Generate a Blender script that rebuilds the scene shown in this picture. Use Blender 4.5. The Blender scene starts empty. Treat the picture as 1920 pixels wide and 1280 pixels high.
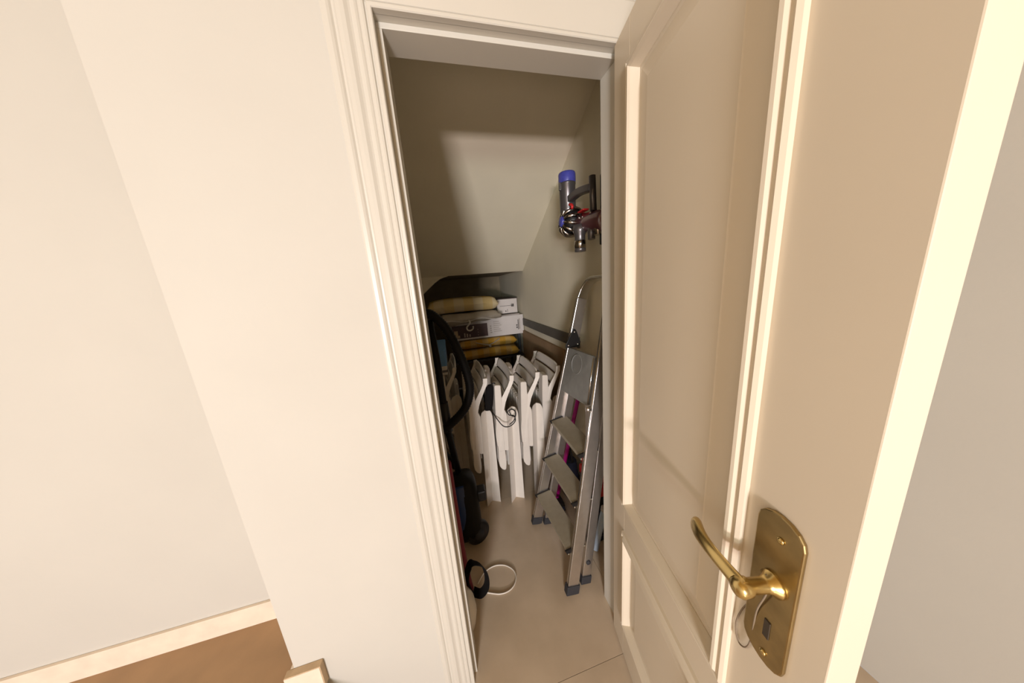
import bpy, bmesh, math, random
from mathutils import Vector, Matrix
random.seed(7)
scene = bpy.context.scene
COL = scene.collection

# ------------------------------------------------------------------ camera, world, light, exposure
F_PX = 491.1
YAW, PITCH, ROLL = -0.23185, -0.20820, -0.08104
CAM = Vector((0.0736, -0.7291, 1.4312))
def cam_axes(yaw, pitch, roll):
    cy, sy, cp, sp = math.cos(yaw), math.sin(yaw), math.cos(pitch), math.sin(pitch)
    f = Vector((-sy * cp, cy * cp, sp)); r = Vector((cy, sy, 0)); u = r.cross(f)
    c, s = math.cos(roll), math.sin(roll)
    return c * r + s * u, -s * r + c * u, f
cr, cu, cf = cam_axes(YAW, PITCH, ROLL)
cd = bpy.data.cameras.new('camera')
cd.sensor_fit = 'HORIZONTAL'; cd.sensor_width = 36.0; cd.lens = F_PX / 1920 * 36
cd.clip_start = 0.02
cam = bpy.data.objects.new('camera', cd); COL.objects.link(cam)
cam.matrix_world = Matrix(((cr.x, cu.x, -cf.x, CAM.x), (cr.y, cu.y, -cf.y, CAM.y), (cr.z, cu.z, -cf.z, CAM.z), (0, 0, 0, 1)))
scene.camera = cam

world = bpy.data.worlds.new('world'); scene.world = world
world.use_nodes = True
bg = world.node_tree.nodes['Background']
bg.inputs[0].default_value = (0.75, 0.85, 1.0, 1); bg.inputs[1].default_value = 0.6

def area(name, loc, target, sx, sy, power, col):
    l = bpy.data.lights.new(name, 'AREA'); l.shape = 'RECTANGLE'; l.size = sx; l.size_y = sy
    l.energy = power; l.color = col
    o = bpy.data.objects.new(name, l); COL.objects.link(o)
    o.location = loc
    o.rotation_euler = (Vector(target) - Vector(loc)).to_track_quat('-Z', 'Y').to_euler()
    return o
# daylight entering through the window in the rear wall: sunlit terrace low down, garden above it
area('daylight_terrace', (-1.0, -4.02, 1.02), (-0.8, 0, 1.0), 0.60, 0.22, 132, (1.0, 0.885, 0.91))
area('daylight_garden', (-1.0, -4.02, 1.52), (-0.8, 0, 1.2), 0.62, 0.36, 50, (0.86, 1.0, 0.90))
area('daylight_sky', (-1.0, -4.02, 1.88), (-0.8, 0, 0.8), 0.9, 0.40, 16, (0.72, 0.84, 1.0))

vs = scene.view_settings
vs.view_transform = 'Standard'; vs.look = 'None'; vs.gamma = 1.0; vs.use_curve_mapping = False
vs.exposure = 0.0

# ------------------------------------------------------------------ materials
def mat(name, col, rough=0.5, metal=0.0, noise=0.0, nscale=20.0, bump=0.0, bscale=200.0, spec=0.5, trans=0.0, coat=0.0, alpha=1.0, col2=None):
    m = bpy.data.materials.new(name); m.use_nodes = True
    nt = m.node_tree; b = nt.nodes['Principled BSDF']
    b.inputs['Base Color'].default_value = (*col, 1); b.inputs['Roughness'].default_value = rough
    b.inputs['Metallic'].default_value = metal
    b.inputs['Specular IOR Level'].default_value = spec
    b.inputs['Transmission Weight'].default_value = trans
    b.inputs['Coat Weight'].default_value = coat
    b.inputs['Alpha'].default_value = alpha
    tc = nt.nodes.new('ShaderNodeTexCoord')
    if noise > 0 or col2:
        n = nt.nodes.new('ShaderNodeTexNoise'); n.inputs['Scale'].default_value = nscale; n.inputs['Detail'].default_value = 6
        nt.links.new(tc.outputs['Object'], n.inputs['Vector'])
        r = nt.nodes.new('ShaderNodeValToRGB')
        c2 = col2 or tuple(min(1, c * (1 + noise)) for c in col); c1 = col if col2 else tuple(c * (1 - noise) for c in col)
        r.color_ramp.elements[0].color = (*c1, 1); r.color_ramp.elements[1].color = (*c2, 1)
        r.color_ramp.elements[0].position = 0.3; r.color_ramp.elements[1].position = 0.7
        nt.links.new(n.outputs['Fac'], r.inputs['Fac']); nt.links.new(r.outputs['Color'], b.inputs['Base Color'])
    if bump > 0:
        n2 = nt.nodes.new('ShaderNodeTexNoise'); n2.inputs['Scale'].default_value = bscale; n2.inputs['Detail'].default_value = 4
        nt.links.new(tc.outputs['Object'], n2.inputs['Vector'])
        bp = nt.nodes.new('ShaderNodeBump'); bp.inputs['Strength'].default_value = bump; bp.inputs['Distance'].default_value = 0.002
        nt.links.new(n2.outputs['Fac'], bp.inputs['Height']); nt.links.new(bp.outputs['Normal'], b.inputs['Normal'])
    return m

def checks(name, base, stripe, sx, axis_mix=0.5):
    """woven gingham cloth: two crossed stripe sets, printed in the cloth"""
    m = bpy.data.materials.new(name); m.use_nodes = True
    nt = m.node_tree; b = nt.nodes['Principled BSDF']; b.inputs['Roughness'].default_value = 0.9
    b.inputs['Specular IOR Level'].default_value = 0.1
    tc = nt.nodes.new('ShaderNodeTexCoord'); sep = nt.nodes.new('ShaderNodeSeparateXYZ')
    nt.links.new(tc.outputs['Object'], sep.inputs[0])
    outs = []
    for ax in ('X', 'Y'):
        mul = nt.nodes.new('ShaderNodeMath'); mul.operation = 'MULTIPLY'; mul.inputs[1].default_value = sx
        nt.links.new(sep.outputs[ax], mul.inputs[0])
        s = nt.nodes.new('ShaderNodeMath'); s.operation = 'SINE'; nt.links.new(mul.outputs[0], s.inputs[0])
        g = nt.nodes.new('ShaderNodeMath'); g.operation = 'MULTIPLY_ADD'; g.inputs[1].default_value = 6; g.inputs[2].default_value = 0.5; g.use_clamp = True
        nt.links.new(s.outputs[0], g.inputs[0]); outs.append(g)
    av = nt.nodes.new('ShaderNodeMath'); av.operation = 'MULTIPLY_ADD'; av.inputs[1].default_value = 1 - axis_mix
    h = nt.nodes.new('ShaderNodeMath'); h.operation = 'MULTIPLY'; h.inputs[1].default_value = axis_mix
    nt.links.new(outs[1].outputs[0], h.inputs[0]); nt.links.new(outs[0].outputs[0], av.inputs[0]); nt.links.new(h.outputs[0], av.inputs[2])
    mx = nt.nodes.new('ShaderNodeMix'); mx.data_type = 'RGBA'
    mx.inputs['A'].default_value = (*base, 1); mx.inputs['B'].default_value = (*stripe, 1)
    nt.links.new(av.outputs[0], mx.inputs['Factor']); nt.links.new(mx.outputs['Result'], b.inputs['Base Color'])
    return m

M = dict(
    wall=mat('wall_paint', (0.54, 0.515, 0.46), 0.75, noise=0.02, nscale=3, bump=0.12, bscale=90, spec=0.25),
    closet=mat('closet_paint', (0.76, 0.70, 0.55), 0.8, noise=0.03, nscale=4, bump=0.15, bscale=60, spec=0.2),
    recess_shade=mat('shade_darkened_plaster', (0.34, 0.28, 0.19), 0.9, noise=0.1, nscale=8),  # shade of the deep recess painted into its back wall and soffit colour
    trim=mat('trim_paint', (0.58, 0.55, 0.485), 0.38, noise=0.015, nscale=5, spec=0.45),
    door=mat('door_paint', (0.70, 0.615, 0.49), 0.38, noise=0.02, nscale=4, spec=0.45),
    tile=mat('marble_tile', (0.50, 0.395, 0.285), 0.22, nscale=6, col2=(0.60, 0.48, 0.355), spec=0.5),
    grout=mat('grout', (0.40, 0.32, 0.24), 0.9),
    stone=mat('stair_stone', (0.36, 0.22, 0.11), 0.35, noise=0.1, nscale=9),
    skirt=mat('skirting_tile', (0.78, 0.66, 0.53), 0.4, noise=0.06, nscale=25),
    clay=mat('clay_edge', (0.50, 0.36, 0.22), 0.7, noise=0.08, nscale=40),
    brass=mat('brass', (0.62, 0.47, 0.20), 0.27, 1.0),
    dbrass=mat('worn_brass', (0.38, 0.28, 0.13), 0.38, 1.0, noise=0.15, nscale=30),
    alu=mat('aluminium', (0.70, 0.67, 0.65), 0.34, 1.0, noise=0.05, nscale=30),
    alup=mat('aluminium_polished', (0.72, 0.70, 0.66), 0.2, 1.0),
    step=mat('step_coating', (0.33, 0.29, 0.215), 0.55, 0.2, noise=0.05, nscale=40),
    plat=mat('platform_plastic', (0.235, 0.235, 0.225), 0.4, noise=0.12, nscale=22),
    black=mat('black_plastic', (0.011, 0.010, 0.010), 0.42, spec=0.35),
    rubber=mat('dark_rubber', (0.032, 0.032, 0.036), 0.6, spec=0.3),
    chair=mat('white_resin', (0.70, 0.645, 0.58), 0.45, noise=0.03, nscale=15),
    hose=mat('hose_plastic', (0.008, 0.0075, 0.007), 0.5, spec=0.12),
    blue=mat('blue_plastic', (0.012, 0.035, 0.12), 0.3),
    red=mat('red_fabric', (0.16, 0.012, 0.02), 0.8, bump=0.3, bscale=300),
    strap=mat('black_webbing', (0.009, 0.008, 0.008), 0.85, spec=0.1, bump=0.3, bscale=500),
    cable=mat('white_cable', (0.72, 0.66, 0.58), 0.4),
    jug=mat('cream_plastic', (0.74, 0.68, 0.58), 0.5),
    card=mat('cardboard', (0.30, 0.19, 0.10), 0.85, noise=0.1, nscale=14),
    box=mat('white_carton', (0.66, 0.61, 0.58), 0.7, noise=0.03, nscale=12),
    boxtop=mat('dark_carton_lid', (0.07, 0.05, 0.045), 0.7),
    maroon=mat('maroon_print', (0.055, 0.018, 0.016), 0.5),
    ink=mat('grey_ink', (0.10, 0.09, 0.085), 0.7),
    inkl=mat('pale_ink', (0.42, 0.37, 0.33), 0.7),
    gold=mat('tan_print', (0.50, 0.40, 0.26), 0.6),
    bag=mat('clouded_plastic_bag', (0.33, 0.285, 0.225), 0.35, noise=0.18, nscale=9, bump=0.6, bscale=25),
    rack=mat('rack_metal', (0.06, 0.062, 0.07), 0.5, 0.5),
    batten=mat('grey_batten', (0.105, 0.095, 0.08), 0.6, noise=0.1, nscale=8),
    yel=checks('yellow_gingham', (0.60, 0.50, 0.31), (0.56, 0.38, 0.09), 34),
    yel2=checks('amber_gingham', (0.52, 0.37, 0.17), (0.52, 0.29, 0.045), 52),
    amber=mat('amber_cloth', (0.50, 0.29, 0.06), 0.9, noise=0.08, nscale=20),
    magenta=mat('magenta_tube', (0.42, 0.006, 0.20), 0.3),
    vred=mat('red_plastic', (0.55, 0.02, 0.02), 0.4),
    vgrey=mat('vacuum_grey', (0.13, 0.12, 0.12), 0.3, 0.6),
    nickel=mat('nickel_plastic', (0.42, 0.39, 0.36), 0.16, 1.0),
    vblue=mat('filter_blue', (0.06, 0.065, 0.34), 0.35, noise=0.15, nscale=60),
    bin=mat('smoky_bin', (0.115, 0.045, 0.055), 0.15, coat=0.5),
    sky=mat('light_blue_plastic', (0.10, 0.24, 0.46), 0.5),
    pale=mat('pale_band', (0.58, 0.55, 0.50), 0.6),
    tube=mat('pale_blue_tube', (0.55, 0.66, 0.80), 0.3),
    navy=mat('navy_fabric', (0.018, 0.022, 0.05), 0.8, noise=0.2, nscale=15),
    dark=mat('dark_hole', (0.05, 0.035, 0.02), 0.8),
    string=mat('grey_string', (0.22, 0.165, 0.11), 0.8),
    glass=mat('pane_glass', (0.9, 0.95, 0.93), 0.05, trans=1.0),
    bounce=mat('bounce_brown', (0.40, 0.26, 0.075), 0.7, noise=0.15, nscale=6),  # brown made up for unseen ceiling and rear wall, to dim and warm bounce
    fframe=mat('window_paint', (0.78, 0.74, 0.68), 0.5),
)

# ------------------------------------------------------------------ mesh helpers
class MB:
    def __init__(s): s.v = []; s.f = []; s.sm = []
    def add(s, vs, fs, smooth=False, mtx=None):
        o = len(s.v)
        for p in vs:
            p = Vector(p)
            s.v.append(mtx @ p if mtx else p)
        for f in fs: s.f.append([i + o for i in f]); s.sm.append(smooth)
        return s
    def box(s, a, b, mtx=None):
        x0, y0, z0 = a; x1, y1, z1 = b
        return s.add([(x0, y0, z0), (x1, y0, z0), (x1, y1, z0), (x0, y1, z0), (x0, y0, z1), (x1, y0, z1), (x1, y1, z1), (x0, y1, z1)],
                     [(0, 3, 2, 1), (4, 5, 6, 7), (0, 1, 5, 4), (1, 2, 6, 5), (2, 3, 7, 6), (3, 0, 4, 7)], mtx=mtx)
    def prism(s, poly, fn, t0, t1, smooth=False):
        """poly of (a,b) extruded along t; fn(a,b,t) -> point"""
        n = len(poly)
        vs = [fn(a, b, t0) for a, b in poly] + [fn(a, b, t1) for a, b in poly]
        fs = [tuple(range(n))[::-1], tuple(range(n, 2 * n))] + [(i, (i + 1) % n, n + (i + 1) % n, n + i) for i in range(n)]
        return s.add(vs, fs, smooth)
    def loft(s, rings, smooth=True, cap=True, closed=True):
        n = len(rings[0]); vs = [p for r in rings for p in r]; fs = []
        for k in range(len(rings) - 1):
            for i in range(n if closed else n - 1):
                j = (i + 1) % n
                fs.append((k * n + i, k * n + j, (k + 1) * n + j, (k + 1) * n + i))
        o = len(s.v); s.add(vs, fs, smooth)
        if cap:
            s.add(rings[0], [tuple(range(n))[::-1]]); s.add(rings[-1], [tuple(range(n))])
        return s
    def tube(s, pts, r, n=10, closed=False, sx=1.0, sy=1.0, up=None, smooth=True):
        pts = [Vector(p) for p in pts]; m = len(pts); rings = []
        prev = None
        for i in range(m):
            if closed: t = pts[(i + 1) % m] - pts[i - 1]
            else: t = pts[min(i + 1, m - 1)] - pts[max(i - 1, 0)]
            t.normalize()
            if prev is None:
                a = Vector(up) if up else (Vector((0, 0, 1)) if abs(t.z) < .9 else Vector((1, 0, 0)))
            else: a = prev
            a = (a - t * a.dot(t)).normalized(); prev = a
            b = t.cross(a)
            rr = r[i] if isinstance(r, (list, tuple)) else r
            rings.append([pts[i] + a * (rr * sx * math.cos(q)) + b * (rr * sy * math.sin(q)) for q in [2 * math.pi * k / n for k in range(n)]])
        if closed: rings.append(rings[0]); return s.loft(rings, smooth, cap=False)
        return s.loft(rings, smooth)
    def strip(s, pts, w, t, side):
        """rectangular bar along pts; side = width direction(s)"""
        pts = [Vector(p) for p in pts]; m = len(pts); rings = []
        for i in range(m):
            tg = (pts[min(i + 1, m - 1)] - pts[max(i - 1, 0)]).normalized()
            sd = Vector(side[i] if isinstance(side, list) else side); sd = (sd - tg * sd.dot(tg)).normalized(); nn = tg.cross(sd)
            rings.append([pts[i] + sd * (w / 2 * a) + nn * (t / 2 * b) for a, b in ((-1, -1), (1, -1), (1, 1), (-1, 1))])
        return s.loft(rings, smooth=False)
    def lathe(s, prof, c=(0, 0, 0), axis=(0, 0, 1), n=24, smooth=True):
        ax = Vector(axis).normalized(); a = ax.orthogonal().normalized(); b = ax.cross(a); c = Vector(c)
        rings = [[c + ax * h + (a * math.cos(q) + b * math.sin(q)) * max(r, 1e-4) for q in [2 * math.pi * k / n for k in range(n)]] for r, h in prof]
        return s.loft(rings, smooth)
    def build(s, name, m, parent=None, bevel=0.0, seg=2, smooth_all=False):
        me = bpy.data.meshes.new(name)
        bm = bmesh.new()
        bv = [bm.verts.new(p) for p in s.v]
        for f, sm in zip(s.f, s.sm):
            try:
                fc = bm.faces.new([bv[i] for i in f]); fc.smooth = sm
            except ValueError: pass
        bmesh.ops.remove_doubles(bm, verts=bm.verts, dist=1e-6)
        bmesh.ops.recalc_face_normals(bm, faces=bm.faces)
        if bevel > 0:
            es = [e for e in bm.edges if len(e.link_faces) == 2 and e.calc_face_angle(0) > 0.5]
            bmesh.ops.bevel(bm, geom=es, offset=bevel, segments=seg, profile=0.5, affect='EDGES', clamp_overlap=True)
        if smooth_all:
            for f in bm.faces: f.smooth = True
        bm.to_mesh(me); bm.free()
        me.materials.append(m)
        o = bpy.data.objects.new(name, me); COL.objects.link(o)
        if parent: o.parent = parent
        return o

def thing(name, label, cat, loc=(0, 0, 0), rz=0.0, group=None):
    o = bpy.data.objects.new(name, None); COL.objects.link(o); o.empty_display_size = 0.05
    o.location = loc; o.rotation_euler = (0, 0, rz)
    o['label'] = label; o['category'] = cat
    if group: o['group'] = group
    return o
def tag(o, label, cat, group=None):
    o['label'] = label; o['category'] = cat
    if group: o['group'] = group
    return o
def struct(o, label=None):
    o['kind'] = 'structure'
    if label: o['label'] = label
    return o
def sempty(name, loc=(0, 0, 0), rz=0.0):
    o = bpy.data.objects.new(name, None); COL.objects.link(o); o.location = loc; o.rotation_euler = (0, 0, rz); o['kind'] = 'structure'; return o
def smooth_path(pts, n=8):
    pts = [Vector(p) for p in pts]; out = []
    for i in range(len(pts) - 1):
        p0 = pts[max(i - 1, 0)]; p1 = pts[i]; p2 = pts[i + 1]; p3 = pts[min(i + 2, len(pts) - 1)]
        for k in range(n):
            t = k / n
            out.append(0.5 * ((2 * p1) + (p2 - p0) * t + (2 * p0 - 5 * p1 + 4 * p2 - p3) * t * t + (3 * p1 - p0 - 3 * p2 + p3) * t ** 3))
    out.append(pts[-1]); return out

# ------------------------------------------------------------------ setting
WY, WB = 0.014, 0.105          # wall faces, front and closet side
RX0, RX1 = -2.6, 1.35          # room in front of the closet
LJ, RJ, HD = 0.0, 0.622, 2.03  # clear rebate of the door frame
LW = -0.515                    # free end of the wall beside the stairs
CL, CR_, CB = -0.41, 0.85, 3.06  # closet side walls and back
ROOM_H = 2.75

w = MB()
w.box((LW, WY, 0), (LJ - .03, WB, ROOM_H)); w.box((RJ + .03, WY, 0), (RX1, WB, ROOM_H)); w.box((LJ - .03, WY, HD + .03), (RJ + .03, WB, ROOM_H))
struct(w.build('wall_front', M['wall']), 'cream painted wall around the closet door')
# the stair-side wall of the closet
struct(MB().box((LW, WB, 0), (CL, CB, 2.72)).build('wall_left', M['closet']))
struct(MB().box((CR_, WB, 0), (CR_ + .12, CB + .1, 2.72)).build('wall_right', M['closet']), 'plain right wall inside the closet')
struct(MB().box((CL, CB, 0), (CR_, CB + .1, 1.75)).build('wall_back', M['recess_shade']))
SL = 0.5386; YE, ZE = 1.853, 1.569
def zs(y): return ZE + SL * (YE - y)
c = MB(); c.prism([(WB, zs(WB)), (YE, ZE), (YE, 1.75), (WB, zs(WB) + .15)], lambda a, b, t: (t, a, b), CL, CR_)
struct(c.build('ceiling', M['closet']), 'sloping plaster underside of the stairs inside the closet')
struct(MB().box((CL, YE, ZE + .012), (CR_, CB, 1.75)).build('ceiling_landing', M['recess_shade']))
# diagonal beam end at the left of the slope
b = MB(); b.prism([(CL, ZE), (.12, ZE), (.085, ZE - .008), (.045, ZE - .022), (-.004, 1.516), (-.128, 1.415), (CL, 1.18)], lambda a, b_, t: (a, t, b_), YE - .004, YE + .09)
struct(b.build('trim_beam', M['closet']), 'diagonal plaster beam end under the stairs')
struct(MB().box((CR_ - .018, .72, 1.018), (CR_ + .001, 2.6, 1.09)).build('trim_batten', M['batten'], bevel=.002), 'dark grey batten fixed along the closet wall')

# floor of stone tiles
fl = struct(MB().box((RX0, -4.1, -.06), (RX1, CB, -.004)).build('floor', M['grout']), 'polished beige stone tile floor')
TS = 0.70; TY = 0.90; Y0 = -0.084; X0 = -0.05
tb = {}
for i in range(-5, 4):
    for j in range(-7, 6):
        x0 = max(X0 + i * TS, RX0); x1 = min(X0 + (i + 1) * TS, RX1); y0 = max(Y0 + j * TY, -4.1); y1 = min(Y0 + (j + 1) * TY, CB)
        if x1 - x0 < .03 or y1 - y0 < .03: continue
        key = (round(x1 - x0, 3), round(y1 - y0, 3))
        if key not in tb:
            m = MB().box((0, 0, -.012), (key[0] - .0015, key[1] - .0015, 0))
            o = m.build('tile', M['tile'], fl); tb[key] = o
        else:
            o = tb[key].copy(); COL.objects.link(o)
        o.location = (x0 + .00075, y0 + .00075, 0)

# rest of the room in front, with the window that lights it
struct(MB().box((RX0, -4.1, ROOM_H), (RX1, .335, ROOM_H + .1)).build('ceiling_room', M['bounce']))
struct(MB().box((RX1, -4.1, 0), (RX1 + .1, WB, ROOM_H)).build('wall_room_right', M['wall']))
struct(MB().box((RX0 - .1, -4.1, 0), (RX0, .335, ROOM_H)).build('wall_room_left', M['wall']))
struct(MB().box((RX0, .265, 0), (LW, .335, ROOM_H)).build('wall_landing', M['wall']))
WX0, WX1, WZ0, WZ1 = -1.5, -0.5, 0.72, 2.12
w = MB(); w.box((RX0, -4.2, 0), (WX0, -4.1, ROOM_H)); w.box((WX1, -4.2, 0), (RX1, -4.1, ROOM_H)); w.box((WX0, -4.2, 0), (WX1, -4.1, WZ0)); w.box((WX0, -4.2, WZ1), (WX1, -4.1, ROOM_H))
struct(w.build('wall_rear', M['bounce']))
wi = sempty('window_1', (WX0, -4.15, WZ0))
ww, wh = WX1 - WX0, WZ1 - WZ0
for a, b_ in (((0, -.03, 0), (.05, .03, wh)), ((ww - .05, -.03, 0), (ww, .03, wh)), ((.05, -.03, 0), (ww - .05, .03, .05)), ((.05, -.03, wh - .05), (ww - .05, .03, wh))):
    MB().box(a, b_).build('window_frame', M['fframe'], wi)
MB().box((.05, -.004, .05), (ww - .05, .004, wh - .05)).build('pane', M['glass'], wi)

# ------------------------------------------------------------------ door frame
fr = sempty('trim_1'); fr['label'] = 'cream moulded door frame of the closet'
CP = [(-.1, WY), (-.1, .004), (-.096, .002), (-.088, .002), (-.083, .004), (-.079, .0075), (-.075, .0075), (-.071, .003), (-.062, -.001), (-.054, .000), (-.047, .0045), (-.043, .006),
      (-.039, .004), (-.034, .0015), (-.030, .003), (-.0275, .005), (-.025, .003), (-.020, .0005), (-.016, .0015), (-.0135, .006), (-.0115, .006), (-.0105, .000), (-.008, -.002), (-.002, -.002), (0, .000), (0, WY)]
CPH = [(-.1, WY), (-.1, .004), (-.096, .002), (-.090, .002), (-.014, .0015), (-.0125, .004), (-.0115, .004), (-.0105, .000), (-.008, -.002), (-.002, -.002), (0, .000), (0, WY)]
def casing(name, kind):
    if kind == 'L': r = [[(LJ + x, y, 0) for x, y in CP], [(LJ + x, y, HD - x) for x, y in CP]]
    elif kind == 'R': r = [[(RJ - x, y, 0) for x, y in CP], [(RJ - x, y, HD - x) for x, y in CP]]
    else: r = [[(LJ + x, y, HD - x) for x, y in CPH], [(RJ - x, y, HD - x) for x, y in CPH]]
    return MB().loft(r, smooth=False).build(name, M['trim'], fr)
casing('casing', 'L'); casing('casing', 'R'); casing('head_casing', 'H')
SY, ST = .030, .012   # stop: depth of rebate and its height
for sg, x in ((1, LJ), (-1, RJ)):
    MB().box((min(x, x - sg * .03), WY - .0005, 0), (max(x, x - sg * .03), WB, HD + .03)).build('jamb', M['trim'], fr)
    MB().box((min(x, x + sg * ST), SY, 0), (max(x, x + sg * ST), WB + .0005, HD - ST)).build('stop', M['trim'], fr, bevel=.001)
MB().box((LJ, WY - .0005, HD), (RJ, WB, HD + .03)).build('head_jamb', M['trim'], fr)
MB().box((LJ, SY, HD - ST), (RJ, WB + .0005, HD)).build('head_stop', M['trim'], fr, bevel=.001)
sp = MB().box((LJ - .001, .004, .915), (LJ + .0012, .024, 1.03)).build('strike_plate', M['dbrass'], fr)
MB().box((LJ + .0005, .007, .95), (LJ + .0016, .021, .995)).build('latch_hole', M['dark'], sp)

# ------------------------------------------------------------------ door leaf, opened towards the viewer
TH = 1.354556
HP = Vector((0.585, 0.0, 0.0))
door = sempty('door_1', HP, math.atan2(-math.sin(TH), -math.cos(TH)))
door['label'] = 'cream two-panel door standing open into the room'
# local x runs from the hinge edge to the lock edge; local -y is the face seen here
DW, DT, DZ0, DZ1 = 0.612, 0.038, 0.008, 2.022
ST0, ST1 = .088, .49            # inner edges of the stiles
Zs = [.165, .575, .688, 1.925]  # rails
def dbox(name, a, b_, bev=.0015): return MB().box(a, b_).build(name, M['door'], door, bevel=bev)
dbox('stile', (0, 0, DZ0), (ST0, DT, DZ1)); dbox('stile', (ST1, 0, DZ0), (DW, DT, DZ1))
dbox('rail', (ST0, 0, DZ0), (ST1, DT, Zs[0])); dbox('rail', (ST0, 0, Zs[1]), (ST1, DT, Zs[2])); dbox('rail', (ST0, 0, Zs[3]), (ST1, DT, DZ1))
MPF = [(-.004, 0), (-.004, -.007), (.001, -.0105), (.006, -.0075), (.0085, -.0085), (.012, -.013), (.017, -.014), (.021, -.009), (.026, .001), (.030, .008), (.030, .02), (0, .02)]
def frame_moulding(x0, x1, z0, z1):
    r = []
    for cx, cz, sx, sz in ((x0, z0, 1, 1), (x1, z0, -1, 1), (x1, z1, -1, -1), (x0, z1, 1, -1), (x0, z0, 1, 1)):
        r.append([(cx + sx * t, y, cz + sz * t) for t, y in MPF])
    return MB().loft(r, smooth=False, cap=False).build('panel_moulding', M['door'], door)
def raised_panel(x0, x1, z0, z1):
    m = MB(); rr = []
    for ins, y in ((0, .010), (.03, .010), (.036, .0105), (.075, .002), (.078, .001)):
        rr.append([(x0 + ins, y, z0 + ins), (x1 - ins, y, z0 + ins), (x1 - ins, y, z1 - ins), (x0 + ins, y, z1 - ins)])
    m.loft(rr, smooth=False, cap=False); m.add(rr[-1], [(0, 1, 2, 3)])
    bk = [(x0, .03, z0), (x1, .03, z0), (x1, .03, z1), (x0, .03, z1)]
    m.loft([rr[0], bk], smooth=False, cap=False); m.add(bk, [(3, 2, 1, 0)])
    return m.build('panel', M['door'], door)
for z0, z1 in ((Zs[0], Zs[1]), (Zs[2], Zs[3])):
    frame_moulding(ST0, ST1, z0, z1); raised_panel(ST0 + .002, ST1 - .002, z0 + .002, z1 - .002)
# brass backplate and lever
HS, HZ = .549, 1.003
def plate_poly(w_, z0, z1, n=8):
    p = []
    for k in range(n + 1):
        q = math.pi * k / n; p.append((w_ * math.cos(q), z1 + w_ * math.sin(q) * .8))
    for k in range(n + 1):
        q = math.pi + math.pi * k / n; p.append((w_ * math.cos(q), z0 + w_ * math.sin(q) * .8))
    return p
bp = MB(); bp.prism(plate_poly(.030, .880, 1.085), lambda a, b_, t: (HS - .004 + a, t, b_), 0, -.006)
bp = bp.build('backplate', M['dbrass'], door, bevel=.002)
MB().lathe([(.0045, 0), (.0045, .002), (.002, .003)], (HS, -.006, 1.075), (0, -1, 0), 10).build('screw', M['brass'], bp)
MB().lathe([(.0045, 0), (.0045, .002), (.002, .003)], (HS, -.006, .875), (0, -1, 0), 10).build('screw', M['brass'], bp)
MB().box((HS - .004, -.0075, .905), (HS + .004, -.0055, .935)).build('keyhole', M['dark'], bp)
neck = MB().lathe([(.0165, .004), (.0165, .010), (.011, .015), (.0095, .022), (.0095, .040), (.012, .044), (.013, .056), (.010, .061), (.003, .063)], (HS, 0, HZ), (0, -1, 0), 20).build('lever_neck', M['brass'], door)
pts = smooth_path([(HS + .004, -.050, HZ), (HS - .02, -.052, HZ), (HS - .05, -.054, HZ + .001), (HS - .075, -.051, HZ - .001), (HS - .095, -.043, HZ - .006), (HS - .110, -.033, HZ - .014)], 6)
n_ = len(pts)
rad = [0.0115 - .0015 * math.sin(math.pi * min(1, i / n_ * 1.5)) + .003 * max(0, i / n_ - .5) - (.0075 * max(0, (i / n_ - .82) / .18) ** 2) for i in range(n_)]
MB().tube(pts, rad, 14, sx=1.15, sy=.75, up=(0, 0, 1)).build('lever', M['brass'], neck)
for hz in (.25, 1.02, 1.80):
    h = MB().lathe([(.006, -.045), (.0075, -.043), (.0075, .043), (.006, .045)], (-.006, DT * .9, hz), (0, 0, 1), 12).build('hinge', M['brass'], door)
# thin cord loop hanging from the lever neck
q = lambda s, off, z: HP + Vector((-math.cos(TH), -math.sin(TH), 0)) * s + Vector((-math.sin(TH), math.cos(TH), 0)) * off + Vector((0, 0, z))
lp = [(.545, .014, HZ + .0115), (.538, .010, .985), (.524, .0045, .94), (.508, .003, .89), (.502, .003, .85), (.509, .003, .825), (.521, .003, .832), (.528, .0035, .86), (.534, .008, .93), (.547, .0125, .985)]
lo = MB().tube(smooth_path([q(*p) for p in lp] + [q(*lp[0])], 6), .0012, 6).build('cord_loop', M['string'])
tag(lo, 'thin grey cord loop hanging from the brass door handle', 'cord')

# ------------------------------------------------------------------ raised landing beyond the wall end
LZ = .262; LY = .265
stt = thing('landing_steps', 'brown stone landing two steps up beyond the end of the cream wall', 'steps', (0, 0, 0))
MB().box((RX0 + .002, -.34, LZ - .03), (-.437, WY - .021, LZ)).build('landing_slab', M['stone'], stt)
MB().box((RX0 + .002, WY - .021, LZ - .03), (LW - .019, LY - .001, LZ)).build('landing_slab', M['stone'], stt)
MB().box((RX0 + .002, -.325, .131), (-.452, WY - .021, LZ - .03)).build('riser', M['skirt'], stt)
MB().box((RX0 + .002, -.66, .101), (-.437, WY - .021, .131)).build('tread', M['stone'], stt)
MB().box((RX0 + .002, -.645, .001), (-.452, WY - .021, .101)).build('riser', M['skirt'], stt)
sk = MB().box((LW - .018, WY - .020, LZ), (-.437, WY - .0005, LZ + .085)).build('skirting_tile', M['clay'], stt, bevel=.001)
MB().box((LW - .018, WY - .0208, LZ), (-.440, WY - .0195, LZ + .083)).build('glazed_face', M['skirt'], sk)
MB().box((LW - .010, WY, LZ), (LW - .0005, LY - .012, LZ + .085)).build('skirting_tile', M['skirt'], stt, bevel=.001)
MB().box((RX0 + .002, LY - .011, LZ), (LW - .011, LY - .0005, LZ + .085)).build('skirting_tile', M['skirt'], stt, bevel=.001)

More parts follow.
